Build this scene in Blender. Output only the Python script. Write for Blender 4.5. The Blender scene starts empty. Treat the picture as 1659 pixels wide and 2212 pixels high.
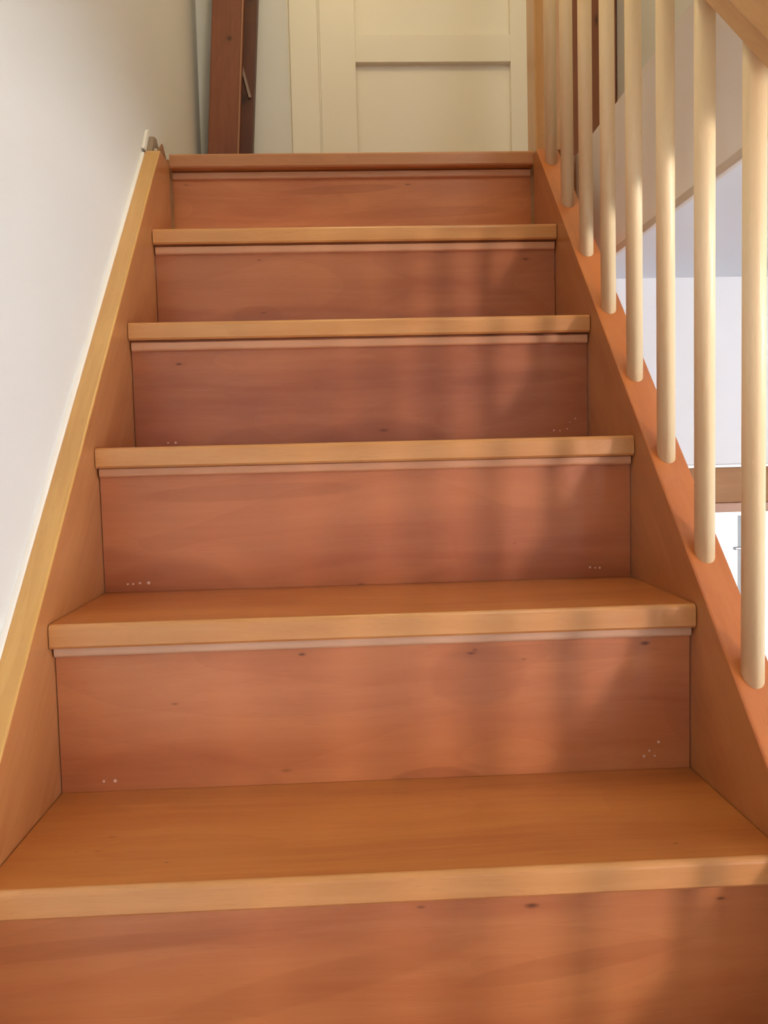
import bpy, bmesh, math, random
from mathutils import Vector, Matrix, Euler
random.seed(7)
col = bpy.context.scene.collection
sc = bpy.context.scene

# ------------------------------------------------------------------ frame of reference
Z0 = 1.7304            # height of the second visible tread above the lower floor
G, R = 0.2245, 0.2163  # going and rise of the stair
W = 0.80               # clear width between the strings
def P3(x, y, z): return Vector((x, y, z + Z0))

# ------------------------------------------------------------------ camera
F_PX = 1826.0
pitch, roll, yaw = -0.0662, -0.0249, 0.0430
fw = Vector((math.sin(yaw)*math.cos(pitch), math.cos(yaw)*math.cos(pitch), math.sin(pitch)))
r0 = Vector((math.cos(yaw), -math.sin(yaw), 0)); u0 = r0.cross(fw)
rt = math.cos(roll)*r0 + math.sin(roll)*u0
up = -math.sin(roll)*r0 + math.cos(roll)*u0
cam_d = bpy.data.cameras.new('camera'); cam = bpy.data.objects.new('camera', cam_d); col.objects.link(cam)
cam.matrix_world = Matrix(((rt.x, up.x, -fw.x, 0.3671), (rt.y, up.y, -fw.y, -1.0287),
                           (rt.z, up.z, -fw.z, 0.1945 + Z0), (0, 0, 0, 1)))
cam_d.sensor_fit = 'HORIZONTAL'; cam_d.sensor_width = 36.0; cam_d.lens = 36.0*F_PX/1659.0
cam_d.clip_start = 0.01
sc.camera = cam

# ------------------------------------------------------------------ world, lamps, exposure
world = bpy.data.worlds.new('world'); sc.world = world; world.use_nodes = True
wb = world.node_tree.nodes['Background']
wb.inputs[0].default_value = (0.92, 0.96, 1.0, 1); wb.inputs[1].default_value = 1.25

def area(name, loc, look, sx, sy, power, colour, spread=math.pi):
    l = bpy.data.lights.new(name, 'AREA'); l.shape = 'RECTANGLE'; l.size = sx; l.size_y = sy
    l.energy = power; l.color = colour; l.spread = spread
    o = bpy.data.objects.new(name, l); col.objects.link(o)
    o.location = P3(*loc); d = (P3(*look) - P3(*loc)).normalized()
    o.rotation_euler = d.to_track_quat('-Z', 'Y').to_euler()
    return o
# daylight that comes in through the windows (each just outside its opening)
area('daylight_rear_window', (3.00, -3.205, 0.07), (3.0, 0, 0.07), 0.40, 0.64, 80, (0.96, 0.77, 0.69))
area('added_rear_door_light', (1.62, -3.36, -0.70), (1.62, 0, -0.70), 0.24, 1.9, 6, (0.97, 0.97, 1.0))  # added light behind the made-up rear glass door
area('daylight_garden_door', (1.75, 1.08, -0.85), (1.75, 0, -0.85), 1.0, 1.7, 1.5, (0.75, 0.88, 1.0))
area('daylight_side_window', (3.95, -1.1, -0.35), (0, -1.1, -0.35), 1.6, 1.3, 92, (0.76, 0.93, 0.94))
# added soft fill above the stairwell, no window there, and the warm landing lamp
area('stairwell_fill', (1.1, -1.2, 2.0), (-.04, -.2, 1.0), 0.5, 0.9, 8, (1.0, 0.97, 0.92))
lp = bpy.data.lights.new('landing_lamp', 'POINT'); lp.energy = 20; lp.color = (1.0, 0.78, 0.36); lp.shadow_soft_size = 0.10
lo = bpy.data.objects.new('landing_lamp', lp); col.objects.link(lo); lo.location = P3(0.42, 0.30, 2.40)

sc.view_settings.view_transform = 'Standard'; sc.view_settings.look = 'None'
sc.view_settings.gamma = 1.0; sc.view_settings.use_curve_mapping = False
sc.view_settings.exposure = 0.0
sc.cycles.max_bounces = 10; sc.cycles.diffuse_bounces = 6

# ------------------------------------------------------------------ materials
def new_mat(name):
    m = bpy.data.materials.new(name); m.use_nodes = True
    nt = m.node_tree; b = nt.nodes['Principled BSDF']
    return m, nt, b
def N(nt, t, **kw):
    n = nt.nodes.new(t)
    for k, v in kw.items(): setattr(n, k, v)
    return n
def mathn(nt, op, a, b=None, clamp=False):
    n = N(nt, 'ShaderNodeMath', operation=op); n.use_clamp = clamp
    for i, v in enumerate((a, b)):
        if v is None: continue
        if isinstance(v, (int, float)): n.inputs[i].default_value = v
        else: nt.links.new(v, n.inputs[i])
    return n.outputs[0]
def mixc(nt, fac, a, b, mode='MIX'):
    n = N(nt, 'ShaderNodeMix', data_type='RGBA', blend_type=mode)
    for s, v in ((n.inputs[0], fac), (n.inputs[6], a), (n.inputs[7], b)):
        if isinstance(v, (int, float)): s.default_value = v
        elif isinstance(v, tuple): s.default_value = v + (1,) if len(v) == 3 else v
        else: nt.links.new(v, s)
    return n.outputs[2]

def wood(name, base, dark, light, axis='X', rough=0.32, coat=0.25, knots=(), blot=1.0, fibre=1.0, seed=0.0, tilt=0.0, stains=()):
    """lacquered wood, grain along the given local axis; knots = ((x, z, rx, rz, strength), ...) in local metres"""
    m, nt, b = new_mat(name); L = nt.links
    tc = N(nt, 'ShaderNodeTexCoord'); oi = N(nt, 'ShaderNodeObjectInfo')
    offs = N(nt, 'ShaderNodeVectorMath', operation='SCALE'); offs.inputs[0].default_value = (17.3, 9.1, 13.7)
    L.new(oi.outputs['Random'], offs.inputs['Scale'])
    rot = N(nt, 'ShaderNodeMapping'); rot.inputs['Rotation'].default_value = (tilt, 0, 0)
    L.new(tc.outputs['Object'], rot.inputs[0])
    add = N(nt, 'ShaderNodeVectorMath', operation='ADD'); L.new(rot.outputs[0], add.inputs[0]); L.new(offs.outputs[0], add.inputs[1])
    # gentle wander of the grain
    wn = N(nt, 'ShaderNodeTexNoise'); wn.inputs['Scale'].default_value = 2.0; wn.inputs['Detail'].default_value = 2
    L.new(add.outputs[0], wn.inputs[0])
    ws = N(nt, 'ShaderNodeVectorMath', operation='SCALE'); L.new(wn.outputs['Color'], ws.inputs[0]); ws.inputs['Scale'].default_value = 0.06
    ad2 = N(nt, 'ShaderNodeVectorMath', operation='ADD'); L.new(add.outputs[0], ad2.inputs[0]); L.new(ws.outputs[0], ad2.inputs[1])
    def stretched(lo, hi):
        mp = N(nt, 'ShaderNodeMapping')
        s = {'X': (lo, hi, hi), 'Y': (hi, lo, hi), 'Z': (hi, hi, lo)}[axis]
        mp.inputs['Scale'].default_value = s; mp.inputs['Location'].default_value = (seed, seed*.7, seed*1.3)
        L.new(ad2.outputs[0], mp.inputs[0]); return mp.outputs[0]
    n1 = N(nt, 'ShaderNodeTexNoise'); n1.inputs['Scale'].default_value = 1; n1.inputs['Detail'].default_value = 3; n1.inputs['Distortion'].default_value = 0.5
    L.new(stretched(2.2, 11), n1.inputs[0])
    n2 = N(nt, 'ShaderNodeTexNoise'); n2.inputs['Scale'].default_value = 1; n2.inputs['Detail'].default_value = 5; n2.inputs['Roughness'].default_value = .65
    L.new(stretched(2.6, 85), n2.inputs[0])
    n3 = N(nt, 'ShaderNodeTexNoise'); n3.inputs['Scale'].default_value = 1; n3.inputs['Detail'].default_value = 3
    L.new(stretched(30, 650), n3.inputs[0])
    # growth-ring bands: sawtooth of a stretched noise gives flowing cathedral lines
    nb = N(nt, 'ShaderNodeTexNoise'); nb.inputs['Scale'].default_value = 1; nb.inputs['Detail'].default_value = 1.0
    L.new(stretched(1.3, 5.0), nb.inputs[0])
    bands = mathn(nt, 'FRACT', mathn(nt, 'MULTIPLY', nb.outputs['Fac'], 11.0))
    bands = mathn(nt, 'POWER', bands, 2.2)
    f1 = N(nt, 'ShaderNodeMapRange'); L.new(n1.outputs['Fac'], f1.inputs[0]); f1.inputs[1].default_value = .36; f1.inputs[2].default_value = .68
    c = mixc(nt, mathn(nt, 'MULTIPLY', f1.outputs[0], 0.85*blot, True), base, dark)
    f2 = N(nt, 'ShaderNodeMapRange'); L.new(n2.outputs['Fac'], f2.inputs[0]); f2.inputs[1].default_value = .42; f2.inputs[2].default_value = .75
    c = mixc(nt, mathn(nt, 'MULTIPLY', f2.outputs[0], 0.5*fibre, True), c, light)
    c = mixc(nt, mathn(nt, 'MULTIPLY', bands, 0.20*blot), c, dark)
    f3 = N(nt, 'ShaderNodeMapRange'); L.new(n3.outputs['Fac'], f3.inputs[0]); f3.inputs[1].default_value = .60; f3.inputs[2].default_value = .74
    pore = tuple(v*.62 for v in dark)
    c = mixc(nt, mathn(nt, 'MULTIPLY', f3.outputs[0], 0.30*fibre, True), c, pore)
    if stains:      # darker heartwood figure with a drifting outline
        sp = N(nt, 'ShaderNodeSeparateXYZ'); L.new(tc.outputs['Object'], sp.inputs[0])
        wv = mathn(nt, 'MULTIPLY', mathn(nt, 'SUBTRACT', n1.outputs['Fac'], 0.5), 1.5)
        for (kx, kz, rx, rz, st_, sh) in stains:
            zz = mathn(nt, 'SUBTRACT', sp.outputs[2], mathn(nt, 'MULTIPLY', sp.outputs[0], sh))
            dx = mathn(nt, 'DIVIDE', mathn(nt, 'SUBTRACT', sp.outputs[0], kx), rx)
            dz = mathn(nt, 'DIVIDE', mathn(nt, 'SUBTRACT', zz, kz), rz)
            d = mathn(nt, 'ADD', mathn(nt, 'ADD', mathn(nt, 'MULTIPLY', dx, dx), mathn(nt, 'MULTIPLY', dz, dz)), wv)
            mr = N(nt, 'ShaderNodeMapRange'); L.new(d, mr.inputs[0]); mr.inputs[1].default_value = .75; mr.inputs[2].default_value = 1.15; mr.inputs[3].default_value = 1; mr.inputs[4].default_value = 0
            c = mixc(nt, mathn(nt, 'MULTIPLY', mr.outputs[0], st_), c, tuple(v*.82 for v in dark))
    if knots:
        sx = N(nt, 'ShaderNodeSeparateXYZ'); L.new(tc.outputs['Object'], sx.inputs[0])
        wob = mathn(nt, 'MULTIPLY', mathn(nt, 'SUBTRACT', n2.outputs['Fac'], 0.5), 1.1)
        second = 1 if axis == 'XY' or name.startswith('tread') else 2
        for (kx, kz, rx, rz, st) in knots:
            dx = mathn(nt, 'DIVIDE', mathn(nt, 'SUBTRACT', sx.outputs[0], kx), rx)
            dz = mathn(nt, 'DIVIDE', mathn(nt, 'SUBTRACT', sx.outputs[second], kz), rz)
            d = mathn(nt, 'SQRT', mathn(nt, 'ADD', mathn(nt, 'MULTIPLY', dx, dx), mathn(nt, 'MULTIPLY', dz, dz)))
            d = mathn(nt, 'ADD', d, wob)
            core = mathn(nt, 'SUBTRACT', 1.0, d, True)
            halo = mathn(nt, 'SUBTRACT', 1.0, mathn(nt, 'MULTIPLY', d, 0.33), True)
            c = mixc(nt, mathn(nt, 'MULTIPLY', mathn(nt, 'MULTIPLY', halo, halo), 0.5*st, True), c, dark)
            c = mixc(nt, mathn(nt, 'MULTIPLY', core, 1.15*st, True), c, tuple(v*.33 for v in dark))
    L.new(c, b.inputs['Base Color'])
    b.inputs['Roughness'].default_value = rough
    b.inputs['Coat Weight'].default_value = coat; b.inputs['Coat Roughness'].default_value = 0.22
    bp = N(nt, 'ShaderNodeBump'); bp.inputs['Strength'].default_value = 0.05; bp.inputs['Distance'].default_value = 0.002
    L.new(n2.outputs['Fac'], bp.inputs['Height']); L.new(bp.outputs[0], b.inputs['Normal'])
    return m

def plain(name, c, rough=0.6, metal=0.0, bump=0.0, scale=60, var=0.03):
    m, nt, b = new_mat(name); L = nt.links
    tc = N(nt, 'ShaderNodeTexCoord'); n = N(nt, 'ShaderNodeTexNoise'); n.inputs['Scale'].default_value = scale; n.inputs['Detail'].default_value = 4
    L.new(tc.outputs['Object'], n.inputs[0])
    n0 = N(nt, 'ShaderNodeTexNoise'); n0.inputs['Scale'].default_value = 2.5; L.new(tc.outputs['Object'], n0.inputs[0])
    L.new(mixc(nt, n0.outputs['Fac'], tuple(v*(1-var) for v in c), tuple(min(1, v*(1+var)) for v in c)), b.inputs['Base Color'])
    b.inputs['Roughness'].default_value = rough; b.inputs['Metallic'].default_value = metal
    if bump:
        bp = N(nt, 'ShaderNodeBump'); bp.inputs['Strength'].default_value = bump; bp.inputs['Distance'].default_value = 0.002
        L.new(n.outputs['Fac'], bp.inputs['Height']); L.new(bp.outputs[0], b.inputs['Normal'])
    return m

M_plaster = plain('white_plaster', (0.74, 0.75, 0.755), 0.85, bump=0.12, scale=90)
M_plaster2 = plain('cool_white_plaster', (0.65, 0.66, 0.69), 0.85, bump=0.08, scale=90)
M_ceil = plain('ceiling_paint', (0.64, 0.64, 0.69), 0.9)
M_fascia = plain('fascia_paint', (0.84, 0.80, 0.76), 0.6)
M_lip = plain('fascia_lip_paint', (0.60, 0.52, 0.45), 0.5)
M_door = plain('door_lacquer', (0.82, 0.77, 0.68), 0.38, var=0.015)
M_frame = plain('door_frame_lacquer', (0.82, 0.78, 0.70), 0.42, var=0.015)
M_caulk = plain('caulk', (0.86, 0.84, 0.80), 0.5)
M_metal = plain('grey_metal', (0.35, 0.36, 0.38), 0.35, 0.9)
M_filler = plain('filler', (0.74, 0.50, 0.42), 0.55)
M_putty = plain('putty', (0.30, 0.22, 0.16), 0.8, bump=.4)
M_whitepvc = plain('white_window_frame', (0.80, 0.82, 0.84), 0.35)
M_tile = plain('grey_floor', (0.42, 0.43, 0.45), 0.5)
M_floor = wood('floor_boards', (0.48, 0.25, 0.11), (0.34, 0.15, 0.06), (0.56, 0.32, 0.16), 'Y')
BASE, DARK, LIGHT = (0.530, 0.191, 0.070), (0.370, 0.107, 0.038), (0.600, 0.246, 0.104)
SBASE, SDARK, SLIGHT = (0.64, 0.36, 0.105), (0.47, 0.23, 0.065), (0.70, 0.43, 0.15)
M_moulding = wood('moulding_wood', (0.62, 0.38, 0.25), (0.54, 0.30, 0.18), (0.66, 0.43, 0.29), 'X', rough=.35, blot=.5)
slope = math.atan(0.97)
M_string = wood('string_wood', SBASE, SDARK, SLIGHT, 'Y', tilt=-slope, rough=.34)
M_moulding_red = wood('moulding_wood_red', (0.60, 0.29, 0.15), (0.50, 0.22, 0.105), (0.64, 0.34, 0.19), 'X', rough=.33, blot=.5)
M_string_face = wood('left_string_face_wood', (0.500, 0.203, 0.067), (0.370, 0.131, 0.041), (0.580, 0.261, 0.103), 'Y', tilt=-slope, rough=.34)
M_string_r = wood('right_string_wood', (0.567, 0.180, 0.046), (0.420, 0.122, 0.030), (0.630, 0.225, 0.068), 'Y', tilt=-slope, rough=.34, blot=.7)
M_newel = wood('newel_wood', (0.56, 0.30, 0.11), (0.45, 0.20, 0.07), (0.62, 0.36, 0.15), 'Z')
M_baluster = wood('baluster_wood', (0.84, 0.63, 0.37), (0.76, 0.53, 0.28), (0.88, 0.68, 0.43), 'Z', rough=.4, blot=.6, fibre=.6, coat=.15)
M_rail = wood('handrail_wood', (0.60, 0.32, 0.125), (0.48, 0.22, 0.08), (0.66, 0.39, 0.18), 'Y', tilt=-slope, rough=.3)
M_timber = wood('old_timber', (0.23, 0.068, 0.030), (0.13, 0.034, 0.016), (0.28, 0.095, 0.045), 'Z', rough=.5, coat=0,
                knots=((0.0725, 0.5156, .009, .009, 1.0),))
M_timber2 = wood('old_timber_shaded', (0.12, 0.034, 0.020), (0.07, 0.020, 0.012), (0.16, 0.05, 0.028), 'Z', rough=.5, coat=0,  # shade behind the front beam is put into this darker colour
                 knots=((0.10, 0.375, .022, .022, .8), (0.13, .66, .02, .02, .7)))
M_header = wood('header_wood', (0.30, 0.135, 0.045), (0.23, 0.095, 0.028), (0.35, 0.17, 0.06), 'X', rough=.65, coat=0)
M_sill = wood('header_lip_wood', (0.42, 0.25, 0.18), (0.36, 0.20, 0.14), (0.46, 0.29, 0.21), 'X', rough=.65, coat=0)

# ------------------------------------------------------------------ mesh helpers (all coordinates are room metres, see P3)
def finish(name, bm, mat, parent=None, origin=None, smooth=False, **props):
    if origin is None:
        xs = [v.co.x for v in bm.verts]; ys = [v.co.y for v in bm.verts]; zs = [v.co.z for v in bm.verts]
        org = Vector(((min(xs)+max(xs))/2, (min(ys)+max(ys))/2, min(zs)))
    else: org = P3(*origin)
    for v in bm.verts: v.co -= org
    bmesh.ops.recalc_face_normals(bm, faces=bm.faces)
    me = bpy.data.meshes.new(name); bm.to_mesh(me); bm.free()
    if smooth:
        for p in me.polygons: p.use_smooth = True
    me.materials.append(mat)
    o = bpy.data.objects.new(name, me); col.objects.link(o); 
    if parent:
        o.parent = parent; o.location = org - world_loc(parent)
    else: o.location = org
    for k, v in props.items(): o[k] = v
    return o
def world_loc(o):
    v = o.location.copy()
    while o.parent: o = o.parent; v += o.location
    return v
def thing(name, label, cat, at, **props):
    o = bpy.data.objects.new(name, None); col.objects.link(o); o.location = P3(*at); o.empty_display_size = .1
    o['label'] = label; o['category'] = cat
    for k, v in props.items(): o[k] = v
    return o
def box(bm, a, b, bev=0.0, seg=2):
    x0, y0, z0 = a; x1, y1, z1 = b
    vs = [bm.verts.new(P3(x, y, z)) for x in (x0, x1) for y in (y0, y1) for z in (z0, z1)]
    fs = [(0,1,3,2),(4,6,7,5),(0,4,5,1),(2,3,7,6),(0,2,6,4),(1,5,7,3)]
    faces = [bm.faces.new([vs[i] for i in f]) for f in fs]
    if bev:
        ed = list({e for f in faces for e in f.edges})
        bmesh.ops.bevel(bm, geom=ed, offset=bev, segments=seg, profile=.5, affect='EDGES')
def prism_x(bm, prof, x0, x1, bev=0.0, seg=2):
    """profile of (y, z) points pushed along x"""
    A = [bm.verts.new(P3(x0, y, z)) for y, z in prof]; B = [bm.verts.new(P3(x1, y, z)) for y, z in prof]
    n = len(prof); fs = [bm.faces.new(A), bm.faces.new(B[::-1])]
    for i in range(n): fs.append(bm.faces.new((A[i], B[i], B[(i+1) % n], A[(i+1) % n])))
    if bev:
        bmesh.ops.bevel(bm, geom=list({e for f in fs for e in f.edges}), offset=bev, segments=seg, profile=.5, affect='EDGES')
def mk(name, a, b, mat, parent=None, bev=0.0, origin=None, **props):
    bm = bmesh.new(); box(bm, a, b, bev); return finish(name, bm, mat, parent, origin, **props)
ST = dict(kind='structure')

# ------------------------------------------------------------------ room shell
ZF, ZC = -1.7304, 0.577         # lower floor, lower ceiling
UF, UC = 0.860, 3.15            # landing floor, upper ceiling
YD = 1.56                       # wall with the landing door
XW = -0.0365                    # face of the left wall
YL = 0.885                      # far wall of the lower room, under the landing
YB = -3.2                       # rear wall
XF = 0.903                      # fascia of the upper floor beside the stairwell
XR = 3.8
mk('wall_left', (XW-.12, YB-.12, ZF-.1), (XW, YD+.12, UC+.1), M_plaster, **ST)
mk('floor', (XW, YB-.12, ZF-.1), (XR+.12, YL+.12, ZF), M_tile, **ST)
mk('ceiling', (XW-.12, YB-.12, UC), (XR+.12, YD+.12, UC+.1), M_ceil, **ST)
# upper floor: slab right of the stairwell (its underside is the lower ceiling) and landing
mk('ceiling', (XF+.007, YB, ZC+.004), (XR+.12, YL+.12, UF), M_ceil, **ST)
mk('ceiling', (XW, YB, ZC+.004), (XF+.007, -2.35, UF), M_ceil, **ST)
mk('floor', (XW, 0.905, 0.62), (XR+.12, YD+.12, UF-.0005), M_floor, **ST)
mk('trim_1', (XF, -2.35, ZC+.0125), (XF+.007, 0.905, UF), M_fascia, bev=.0015, **ST)
mk('trim_2', (XF-.004, -2.35, ZC-.002), (XF+.007, 0.905, ZC+.0122), M_lip, bev=.002, **ST)
# lower far wall with the garden door below its wooden header
DX0, DX1, DZ = 0.95, 2.15, 0.036
mk('wall_far', (XW, YL, ZC-.002), (0.845, YL+.018, 0.60), M_plaster2, **ST)
mk('wall_far_lower', (DX0-.10, YL, 0.156), (XR, YL+.12, ZC+.0038), M_plaster2, **ST)
mk('wall_far_lower', (XW, YL, ZF), (DX0-.10, YL+.12, ZC-.003), M_plaster2, **ST)
mk('wall_far_lower', (DX1+.10, YL, ZF), (XR, YL+.12, 0.1558), M_plaster2, **ST)
# rear wall with a window opening
WX0, WX1, WZ0, WZ1 = 2.76, 3.24, -0.30, 0.44
def wall_y(name, x0, x1, y0, y1, z0, z1, hx0, hx1, hz0, hz1, mat):
    bm = bmesh.new()
    box(bm, (x0, y0, z0), (hx0, y1, z1)); box(bm, (hx1, y0, z0), (x1, y1, z1))
    box(bm, (hx0, y0, z0), (hx1, y1, hz0)); box(bm, (hx0, y0, hz1), (hx1, y1, z1))
    return finish(name, bm, mat, **ST)
wall_y('wall_rear', 1.84, XR+.12, YB-.12, YB, ZF, UC, WX0, WX1, WZ0, WZ1, M_plaster2)
wall_y('wall_rear', XW, 1.84, YB-.12, YB, ZF, UC, 1.46, 1.78, -1.68, 0.32, M_plaster2)  # opening for the added narrow glass door
def wall_x(name, y0, y1, x0, x1, z0, z1, hy0, hy1, hz0, hz1, mat):
    bm = bmesh.new()
    box(bm, (x0, y0, z0), (x1, hy0, z1)); box(bm, (x0, hy1, z0), (x1, y1, z1))
    box(bm, (x0, hy0, z0), (x1, hy1, hz0)); box(bm, (x0, hy0, hz1), (x1, hy1, z1))
    return finish(name, bm, mat, **ST)
wall_x('wall_right', YB, YL, XR, XR+.12, ZF, ZC, -1.9, -0.3, -1.0, 0.3, M_plaster2)
mk('wall_right_upper', (1.1815, -2.35, UF), (1.35, YD, UC), M_plaster, **ST)
mk('wall_rear_upper', (XW, -2.47, UF), (1.35, -2.35, UC), M_plaster, **ST)

# windows
def window(name, axis, a, b, z0, z1, at, mat, mullion=True):
    """frame, sashes and glass pane in a wall opening"""
    t = bpy.data.objects.new(name, None); col.objects.link(t)
    t['kind'] = 'structure'
    mid = (a+b)/2
    t.location = P3(mid, at, z0) if axis == 'y' else P3(at, mid, z0)
    def bx(nm, u0, u1, w0, w1, d0, d1, m, bev=.003):
        if axis == 'y': return mk(nm, (u0, at+d0, w0), (u1, at+d1, w1), m, t, bev)
        return mk(nm, (at+d0, u0, w0), (at+d1, u1, w1), m, t, bev)
    f = .05 if mullion else .03
    for nm, u0, u1, w0, w1 in (('frame_rail', a, b, z1-f, z1), ('frame_rail', a, b, z0, z0+f), ('frame_stile', a, a+f, z0+f, z1-f), ('frame_stile', b-f, b, z0+f, z1-f),
                               ('mullion', mid-.03, mid+.03, z0+f, z1-f))[:5 if mullion else 4]:
        bx(nm, u0, u1, w0, w1, -.03, .03, mat)
    gm = M_glass
    if not mullion:
        bx('pane', a+f, b-f, z0+f, z1-f, -.003, .003, gm, 0); return t
    bx('pane', a+f, mid-.03, z0+f, z1-f, -.003, .003, gm, 0); bx('pane', mid+.03, b-f, z0+f, z1-f, -.003, .003, gm, 0)
    return t
M_glass, _nt, _b = new_mat('window_glass')
_b.inputs['Base Color'].default_value = (1, 1, 1, 1); _b.inputs['Roughness'].default_value = 0.0
_b.inputs['Transmission Weight'].default_value = 1.0; _b.inputs['IOR'].default_value = 1.01
window('window_2', 'y', WX0, WX1, WZ0, WZ1, YB-.07, M_whitepvc, mullion=False)
window('added_window_4', 'y', 1.46, 1.78, -1.68, 0.32, YB-.07, M_whitepvc, mullion=False)  # unseen narrow glass door, added for a light streak on the risers
window('window_3', 'x', -1.9, -0.3, -1.0, 0.3, XR+.07, M_whitepvc)

# garden door (glazed), seen overexposed under its wooden header
gd = bpy.data.objects.new('window_1', None); col.objects.link(gd); gd['kind'] = 'structure'; gd.location = P3(1.27, YL, ZF)
mk('header', (DX0-.10, YL-.012, 0.068), (DX1+.10, YL+.10, 0.148), M_header, gd, .002)
mk('header_lip', (DX0-.10, YL-.016, 0.046), (DX1+.10, YL+.10, 0.0675), M_sill, gd, .003)
mk('header_cap', (DX0-.12, YL-.006, 0.1485), (DX1+.12, YL+.10, 0.1555), M_whitepvc, gd, .001)
mk('frame_rail', (DX0, YL+.01, DZ), (DX1, YL+.08, 0.0455), M_metal, gd)
mk('side_post', (DX0-.10, YL-.012, ZF), (DX0, YL+.10, 0.0455), M_header, gd, .002)
mk('side_post', (DX1, YL-.012, ZF), (DX1+.10, YL+.10, 0.0455), M_header, gd, .002)
mk('stile', (1.300, YL+.02, ZF+.02), (1.334, YL+.07, DZ), M_whitepvc, gd, .003)
mk('stile', (DX0, YL+.02, ZF+.02), (DX0+.04, YL+.07, DZ), M_whitepvc, gd, .003)
mk('stile', (DX1-.04, YL+.02, ZF+.02), (DX1, YL+.07, DZ), M_whitepvc, gd, .003)
mk('bottom_rail', (DX0, YL+.02, ZF), (DX1, YL+.07, ZF+.02), M_whitepvc, gd, .003)
mk('pane', (DX0+.04, YL+.042, ZF+.02), (1.300, YL+.048, DZ), M_glass, gd)
mk('pane', (1.334, YL+.042, ZF+.02), (DX1-.04, YL+.048, DZ), M_glass, gd)
mk('handle', (1.262, YL+.0, -0.044), (1.320, YL+.012, -0.037), M_metal, gd, .002)
mk('handle_plate', (1.304, YL+.010, -0.13), (1.326, YL+.0205, 0.0), M_metal, gd, .002)

# ------------------------------------------------------------------ landing door and its wall
dx0, dx1, dzt = 0.3235, 1.004, 2.86
mk('wall_far_upper', (XW, YD, UF), (0.228, YD+.12, UC), M_plaster, **ST)
mk('wall_far_upper', (0.228, YD, dzt+.10), (1.10, YD+.12, UC), M_plaster, **ST)
mk('wall_far_upper', (1.10, YD, UF), (1.35, YD+.12, UC), M_plaster, **ST)
mk('wall_far_upper', (0.228, YD+.07, UF), (1.10, YD+.12, dzt+.10), M_plaster, **ST)
dr = bpy.data.objects.new('door_1', None); col.objects.link(dr); dr['kind'] = 'structure'; dr.location = P3(.66, YD, UF)
mk('shadow_gap_strip', (0.2281, YD+.001, UF), (0.2344, YD+.03, dzt+.09), M_frame, dr)
mk('door_stop', (0.3176, YD-.002, UF), (0.3234, YD+.03, dzt), M_frame, dr)
mk('casing_side', (0.2345, YD-.012, UF), (0.3175, YD+.03, dzt+.09), M_frame, dr, .002)
mk('casing_side', (dx1+.006, YD-.012, UF), (dx1+.09, YD+.03, dzt+.09), M_frame, dr, .002)
mk('casing_head', (0.3175, YD-.012, dzt+.006), (dx1+.006, YD+.03, dzt+.09), M_frame, dr, .002)
bm = bmesh.new()
px0, px1 = 0.4275, 0.889
zs = [UF+.012, 0.98, 1.3575, 1.436, 1.86, 1.95, 2.36, 2.45, dzt-.115, dzt]
box(bm, (dx0, YD-.008, zs[0]), (px0, YD+.032, dzt), .0012)
box(bm, (px1, YD-.008, zs[0]), (dx1, YD+.032, dzt), .0012)
for za, zb in ((zs[0], zs[1]), (zs[2], zs[3]), (zs[4], zs[5]), (zs[6], zs[7]), (zs[8], zs[9])):
    box(bm, (px0-.0005, YD-.0078, za), (px1+.0005, YD+.032, zb), .0012)
finish('leaf', bm, M_door, dr)
for za, zb in ((zs[1], zs[2]), (zs[3], zs[4]), (zs[5], zs[6]), (zs[7], zs[8])):
    mk('door_panel', (px0-.004, YD+.013, za-.004), (px1+.004, YD+.022, zb+.004), M_door, dr)
bm = bmesh.new(); box(bm, (.945, YD-.0135, 1.84), (.975, YD-.0085, 2.02), .002); finish('handle_plate', bm, M_metal, dr)
bm = bmesh.new(); box(bm, (.86, YD-.055, 1.945), (.966, YD-.040, 1.963), .005); box(bm, (.952, YD-.055, 1.945), (.968, YD-.0136, 1.963), .003); finish('door_handle', bm, M_metal, dr)

# ------------------------------------------------------------------ old timbers at the landing
def leaned(bm, x0, x1, y0, y1, z0, z1, lean, bev=.003):
    n0 = len(bm.verts)
    box(bm, (x0, y0, z0), (x1, y1, z1), bev)
    bm.verts.ensure_lookup_table()
    for v in list(bm.verts)[n0:]: v.co.x += lean*(v.co.z - (z0 + Z0))
tp = thing('timber_post', 'dark reddish-brown old timber post leaning beside the left wall on the landing', 'post', (.03, 1.48, UF))
bm = bmesh.new(); leaned(bm, -.0145, .070, 1.445, 1.505, UF, UC, .068); finish('front_beam', bm, M_timber, tp, (0, 1.445, UF))
bm = bmesh.new(); leaned(bm, .040, .103, 1.507, 1.553, UF, UC, .068); finish('back_beam', bm, M_timber2, tp, (0, 1.507, UF), label='timber set behind the front beam, shade put into its colour')
bm = bmesh.new(); leaned(bm, .0685, .0735, 1.4425, 1.4475, UF, UC, .068, .001); finish('highlight_edge', bm, plain('highlight_wood', (.36, .17, .10), .5), tp, label='paler front corner, its highlight put into the colour')  # paler strip: highlight along the corner put into the colour
bm = bmesh.new()
a0, a1 = (0.0895, 1.500, 1.3607), (0.1185, 1.500, 1.2376)
d = Vector(a1) - Vector(a0); nrm = Vector((d.z, 0, -d.x)).normalized()*.0035
pts = [Vector(a0)-nrm, Vector(a0)+nrm, Vector(a1)+nrm*1.1, Vector(a1)-nrm*1.1]
F_ = [bm.verts.new(P3(p.x, 1.5005, p.z)) for p in pts]; B_ = [bm.verts.new(P3(p.x, 1.5065, p.z)) for p in pts]
bm.faces.new(F_); bm.faces.new(B_[::-1])
for i in range(4): bm.faces.new((F_[i], B_[i], B_[(i+1) % 4], F_[(i+1) % 4]))
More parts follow.
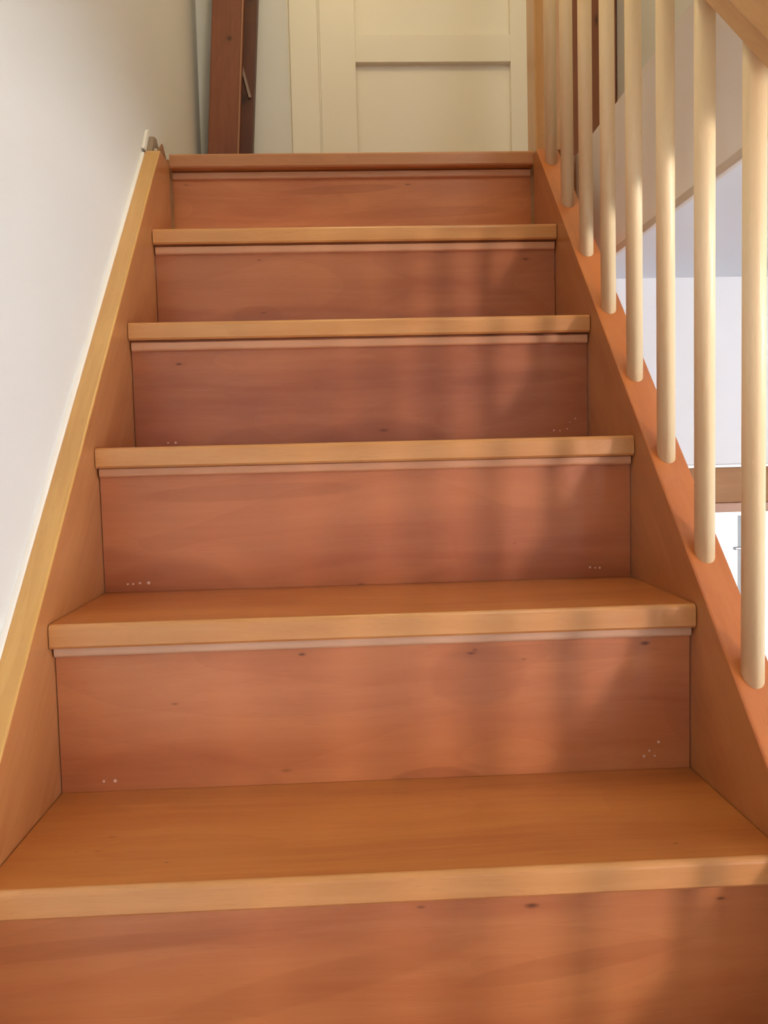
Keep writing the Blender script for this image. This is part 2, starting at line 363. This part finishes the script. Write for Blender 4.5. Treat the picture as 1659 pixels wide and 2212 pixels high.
finish('slanted_lit_edge', bm, plain('lit_edge_wood', (.34, .25, .21), .6), tp, label='thin pale strip aslant across the timber, the lit edge of a brace put into colour')  # pale strip stands for a brace's lit edge, light put into colour
tp2 = thing('timber_post', 'reddish-brown old timber post seen between balusters right of the newel post', 'post', (1.11, 1.48, UF))
M_timber3 = wood('old_timber_right', (0.25, 0.082, 0.030), (0.16, 0.045, 0.018), (0.30, 0.11, 0.05), 'Z', rough=.5, coat=0, knots=((.04, .57, .006, .02, 1.0),))
bm = bmesh.new(); leaned(bm, 1.045, 1.180, 1.46, 1.545, UF, UC, .0); finish('beam', bm, M_timber3, tp2, (1.08, 1.46, UF))

# ------------------------------------------------------------------ the staircase
st = thing('staircase', 'lacquered beech staircase with closed risers rising from the open room to the landing', 'staircase', (W/2, -1.8, ZF))
NT = .0300   # tread thickness
KN = {0: ((.305,-.051,.006,.0025,1), (.518,-.057,.007,.0025,.9), (.523,-.053,.004,.003,.6), (.585,-.067,.005,.0015,.8), (.741,-.052,.008,.0035,.9), (.145,-.108,.006,.0025,.5), (.281,-.199,.010,.003,.45)),
      -1: ((.43,-.045,.006,.002,.7), (.543,-.049,.009,.0035,.95), (.739,-.051,.006,.002,.9)),
      1: ((.384,-.215,.008,.002,.6), (.62,-.16,.003,.001,.6)),
      2: ((.081,-.070,.006,.0025,1), (.435,-.193,.012,.004,.7), (.300,-.21,.004,.001,.6)),
      3: ((.205,-.059,.005,.002,.7), (.740,-.065,.008,.0025,.9), (.211,-.163,.008,.002,.8)),
      4: ((.030,-.057,.008,.0015,.8), (.522,-.061,.008,.0025,.8))}
DOTS = {0: ((.053,-.203),(.067,-.203,1.25),(.758,-.181,1.1),(.746,-.192,.8),(.739,-.199,1.1),(.753,-.199,.8)),
        1: ((.035,-.204,.9),(.043,-.204,.9),(.053,-.203),(.066,-.203,1.4),(.736,-.2),(.744,-.201,.8),(.751,-.201)),
        2: ((.057,-.206,.9),(.070,-.206,1.2),(.738,-.200),(.749,-.201,.8),(.762,-.198,.8),(.777,-.180,.8),(.767,-.186,.5))}
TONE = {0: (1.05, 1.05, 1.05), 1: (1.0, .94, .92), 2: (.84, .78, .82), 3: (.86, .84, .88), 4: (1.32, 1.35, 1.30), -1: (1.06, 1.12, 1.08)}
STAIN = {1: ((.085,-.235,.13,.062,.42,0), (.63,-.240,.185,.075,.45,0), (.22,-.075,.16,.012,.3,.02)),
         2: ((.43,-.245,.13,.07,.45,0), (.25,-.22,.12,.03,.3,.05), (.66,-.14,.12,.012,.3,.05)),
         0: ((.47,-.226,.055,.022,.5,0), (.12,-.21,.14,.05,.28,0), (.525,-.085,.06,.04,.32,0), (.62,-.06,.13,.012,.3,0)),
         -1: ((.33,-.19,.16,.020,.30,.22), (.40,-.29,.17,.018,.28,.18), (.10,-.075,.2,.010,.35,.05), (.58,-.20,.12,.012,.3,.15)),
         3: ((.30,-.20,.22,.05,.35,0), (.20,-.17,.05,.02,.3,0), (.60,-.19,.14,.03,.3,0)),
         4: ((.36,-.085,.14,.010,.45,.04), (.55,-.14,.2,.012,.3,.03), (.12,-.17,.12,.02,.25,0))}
tone = lambda c, t: tuple(a*b for a, b in zip(c, t))
plain_riser = wood('riser_wood', BASE, DARK, LIGHT, 'X')
M_tread = wood('tread_wood', (0.560, 0.198, 0.048), (0.400, 0.115, 0.028), (0.620, 0.248, 0.072), 'X', rough=.33)
M_tread1 = wood('tread_wood_knotty', (0.560, 0.207, 0.049), (0.400, 0.118, 0.028), (0.620, 0.258, 0.075), 'X', rough=.33,
                knots=((.098,.113,.006,.002,.8), (.0914,.0808,.004,.0015,.9), (.0696,.0808,.003,.001,.9), (.1714,.0475,.004,.0015,.9), (.6993,.0386,.004,.002,.9)))
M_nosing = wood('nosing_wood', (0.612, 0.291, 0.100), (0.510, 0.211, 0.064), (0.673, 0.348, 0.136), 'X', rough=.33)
M_nosing_top = wood('landing_nosing_dimmed_wood', (0.50, 0.215, 0.090), (0.40, 0.155, 0.062), (0.56, 0.27, 0.12), 'X', rough=.33)  # darker than the other nosings: weaker light put into the colour
TH = .0012
for k in range(-7, 5):
    y, z = k*G, k*R
    if k == 4: y, z = .871, .8605
    # tread: board with a rounded nose strip that shows a lighter edge
    bm = bmesh.new()
    yb = y + G + .030 if k < 3 else (.871+.030 if k == 3 else .905)
    r = .006
    prof = [(y+r*(1-math.cos(a)), z-r*(1-math.sin(a))) for a in (0, .4, .8, 1.2, math.pi/2)]
    prof = [(y+.003, z-NT), (y, z-NT+.003)] + prof + [(yb, z), (yb, z-NT)]
    prism_x(bm, prof, TH, W-TH)
    o = finish('tread', bm, M_tread1 if k == -1 else M_tread, st, (0, y, z))
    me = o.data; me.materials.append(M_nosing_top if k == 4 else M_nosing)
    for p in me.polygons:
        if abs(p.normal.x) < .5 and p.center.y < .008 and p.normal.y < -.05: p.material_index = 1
    # riser below this nosing
    if k >= -6 or True:
        fy = y + .020 if k < 4 else .871+.033
        ztop, zbot = z-NT-.0002, (k-1)*R + .0003
        if k-1 == 3: zbot = 3*R + .0003
        if k == -7: zbot = ZF
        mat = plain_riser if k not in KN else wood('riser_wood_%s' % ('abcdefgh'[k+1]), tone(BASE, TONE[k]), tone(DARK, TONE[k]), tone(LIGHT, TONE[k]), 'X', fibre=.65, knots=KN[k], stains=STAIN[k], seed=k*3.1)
        rs = mk('riser', (TH, fy, zbot), (W-TH, fy+.0095, ztop), mat, st, 0, (0, fy, z))
        for dd in DOTS.get(k, ()):
            rad = .0017*(dd[2] if len(dd) > 2 else 1)
            bm = bmesh.new(); n = 10
            A = [bm.verts.new(P3(dd[0]+rad*math.cos(i*2*math.pi/n), fy-.0005, z+dd[1]+rad*math.sin(i*2*math.pi/n))) for i in range(n)]
            B = [bm.verts.new(v.co + Vector((0, .0007, 0))) for v in A]
            bm.faces.new(A); bm.faces.new(B[::-1])
            for i in range(n): bm.faces.new((A[i], B[i], B[(i+1) % n], A[(i+1) % n]))
            finish('nail_filler', bm, M_filler, rs)
        # quarter-round moulding under the nosing
        if k == -1: continue
        gap = .0006 if k < 2 else .0032
        mh = .0118 if k < 1 else (.013 if k < 2 else .0145)
        bm = bmesh.new(); c0 = z-NT-gap
        q = .0045; e = mh-q
        prof = [(fy, c0), (fy-.0095, c0), (fy-.0105, c0-.001)] + [(fy-.0105+q-q*math.cos(a), c0-e-q*math.sin(a)) for a in (0, .4, .8, 1.2, 1.5)] + [(fy, c0-mh)]
        prism_x(bm, prof, .003, W-.003)
        finish('moulding', bm, M_moulding if k == 0 else M_moulding_red, st, (0, fy, c0))

# strings (the boards that carry the treads), sloping with the stair
def string(name, x0, x1, s, c, yend, mat, tail, bev):
    y0 = -7*G - .03
    zt = lambda y: c + s*y
    prof = [(y0-.1, ZF), (y0+.25, ZF), (YL-.01, zt(YL) - .36), (YL-.01, tail), (yend, tail), (yend - .008, zt(yend-.008)), (y0-.1, zt(y0-.1))]
    prof[1] = (y0 + .30, ZF)
    bm = bmesh.new(); prism_x(bm, prof, x0, x1, bev, 3)
    return finish(name, bm, mat, st, (x0, 0, 0))
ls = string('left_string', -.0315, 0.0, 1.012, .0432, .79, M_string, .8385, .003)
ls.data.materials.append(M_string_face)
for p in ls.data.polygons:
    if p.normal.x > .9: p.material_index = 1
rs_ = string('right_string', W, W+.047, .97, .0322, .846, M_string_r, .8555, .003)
rs_.data.materials.append(wood('right_string_face_shaded_wood', (0.43, 0.160, 0.046), (0.32, 0.10, 0.030), (0.48, 0.20, 0.065), 'Y', tilt=-slope, rough=.34))  # darker copy of the string wood: inner-face shade put into the colour
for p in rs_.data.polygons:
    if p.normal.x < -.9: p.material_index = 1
# caulk bead between the left string and the plaster
bm = bmesh.new()
y0 = -1.7
prof = [(y0, .0432+1.012*y0-.004), (.775, .0432+1.012*.775-.004), (.775, .0432+1.012*.775+.004), (y0, .0432+1.012*y0+.004)]
prism_x(bm, prof, XW-.0005, -.0300, .0015, 2)
finish('trim_3', bm, M_caulk, **ST)
# broken skirting end above the string: white chip, brown splinters
sk = thing('skirting_remnant', 'small chipped white skirting end with brown splinters above the left stair string', 'skirting', (-.02, .82, .84))
def shard(name, pts, x0, x1, mat, **pr):
    bm = bmesh.new(); prism_x(bm, pts, x0, x1, .0008, 1); finish(name, bm, mat, sk, **pr)
shard('paint_chip', [(.775, .8390), (.800, .8390), (.835, .882), (.835, .898), (.815, .889)], XW+.0002, -.0305, M_caulk)
shard('splinter', [(.795, .8390), (.86, .8390), (.875, .862), (.850, .884), (.825, .880)], -.0298, -.0195, M_putty)
shard('splinter', [(.80, .8390), (.872, .8390), (.885, .855), (.852, .874)], -.0115, -.0075, plain('splinter_wood', (.28, .13, .06), .7))
shard('splinter', [(.81, .8390), (.83, .8390), (.829, .851), (.814, .852)], -.0188, -.0122, plain('plaster_crumb', (.62, .52, .42), .8))

# ------------------------------------------------------------------ balustrade
bl = thing('balustrade', 'beech balustrade with round pale balusters and a sloping handrail on the right of the stair', 'balustrade', (.8235, -1.5, ZF))
stz = lambda y: .0322 + .97*y            # top of the right string
rlz = lambda y: .7335 + .965*y           # underside of the handrail
def baluster(y, x=.8222, r=.0127, top=None, bot=None):
    bm = bmesh.new(); n = 28
    top = top or rlz; bot = bot or stz
    A, B = [], []
    for i in range(n):
        a = 2*math.pi*i/n; px, py = x+r*math.cos(a), y+r*math.sin(a)
        A.append(bm.verts.new(P3(px, py, bot(py)+.0004))); B.append(bm.verts.new(P3(px, py, top(py)-.0004)))
    bm.faces.new(A[::-1]); bm.faces.new(B)
    for i in range(n): bm.faces.new((A[i], A[(i+1) % n], B[(i+1) % n], B[i]))
    o = finish('baluster', bm, M_baluster, bl)
    for p in o.data.polygons:
        p.use_smooth = len(p.vertices) == 4
    return o
for k in range(-10, 8): baluster(-.1005 + .1295*k)
# handrail with its narrower fillet below
def along(name, sect, mat, ya, yb, smooth=True):
    """section of (x, dz) points above the rail underside, swept up the slope"""
    bm = bmesh.new()
    A = [bm.verts.new(P3(x, ya, rlz(ya)+dz)) for x, dz in sect]; B = [bm.verts.new(P3(x, yb, rlz(yb)+dz)) for x, dz in sect]
    n = len(sect); bm.faces.new(A); bm.faces.new(B[::-1])
    for i in range(n): bm.faces.new((A[i], B[i], B[(i+1) % n], A[(i+1) % n]))
    o = finish(name, bm, mat, bl)
    if smooth:
        for p in o.data.polygons:
            p.use_smooth = len(p.vertices) == 4
        md = o.modifiers.new('b', 'BEVEL'); md.width = .0015; md.segments = 2; md.limit_method = 'ANGLE'; md.angle_limit = .6
        md.harden_normals = True
    return o
along('rail_fillet', [(.804, 0), (.841, 0), (.841, .0285), (.804, .0285)], M_rail, -1.62, .874)
cx, hw = .8225, .026
sect = [(cx-hw+.005, .0292), (cx-hw, .036), (cx-hw, .060)]
for i in range(1, 9):
    a = math.pi - math.pi*i/9
    sect.append((cx+hw*math.cos(a), .066+.020*math.sin(a)))
sect += [(cx+hw, .060), (cx+hw, .036), (cx+hw-.005, .0292)]
along('handrail', sect, M_rail, -1.62, .874)
mk('newel_post', (.8055, .8745, UF+.0008), (.8790, .956, 2.02), M_newel, bl, .003, label='square post at the head of the stair')
mk('newel_cap', (.7995, .8685, 2.0203), (.8850, .962, 2.045), M_newel, bl, .006)
mk('newel_post', (.7875, -1.695, ZF), (.8570, -1.625, -.72), M_newel, bl, .003, label='square post at the foot of the stair')
mk('newel_cap', (.7815, -1.701, -.7197), (.8630, -1.619, -.695), M_newel, bl, .006)
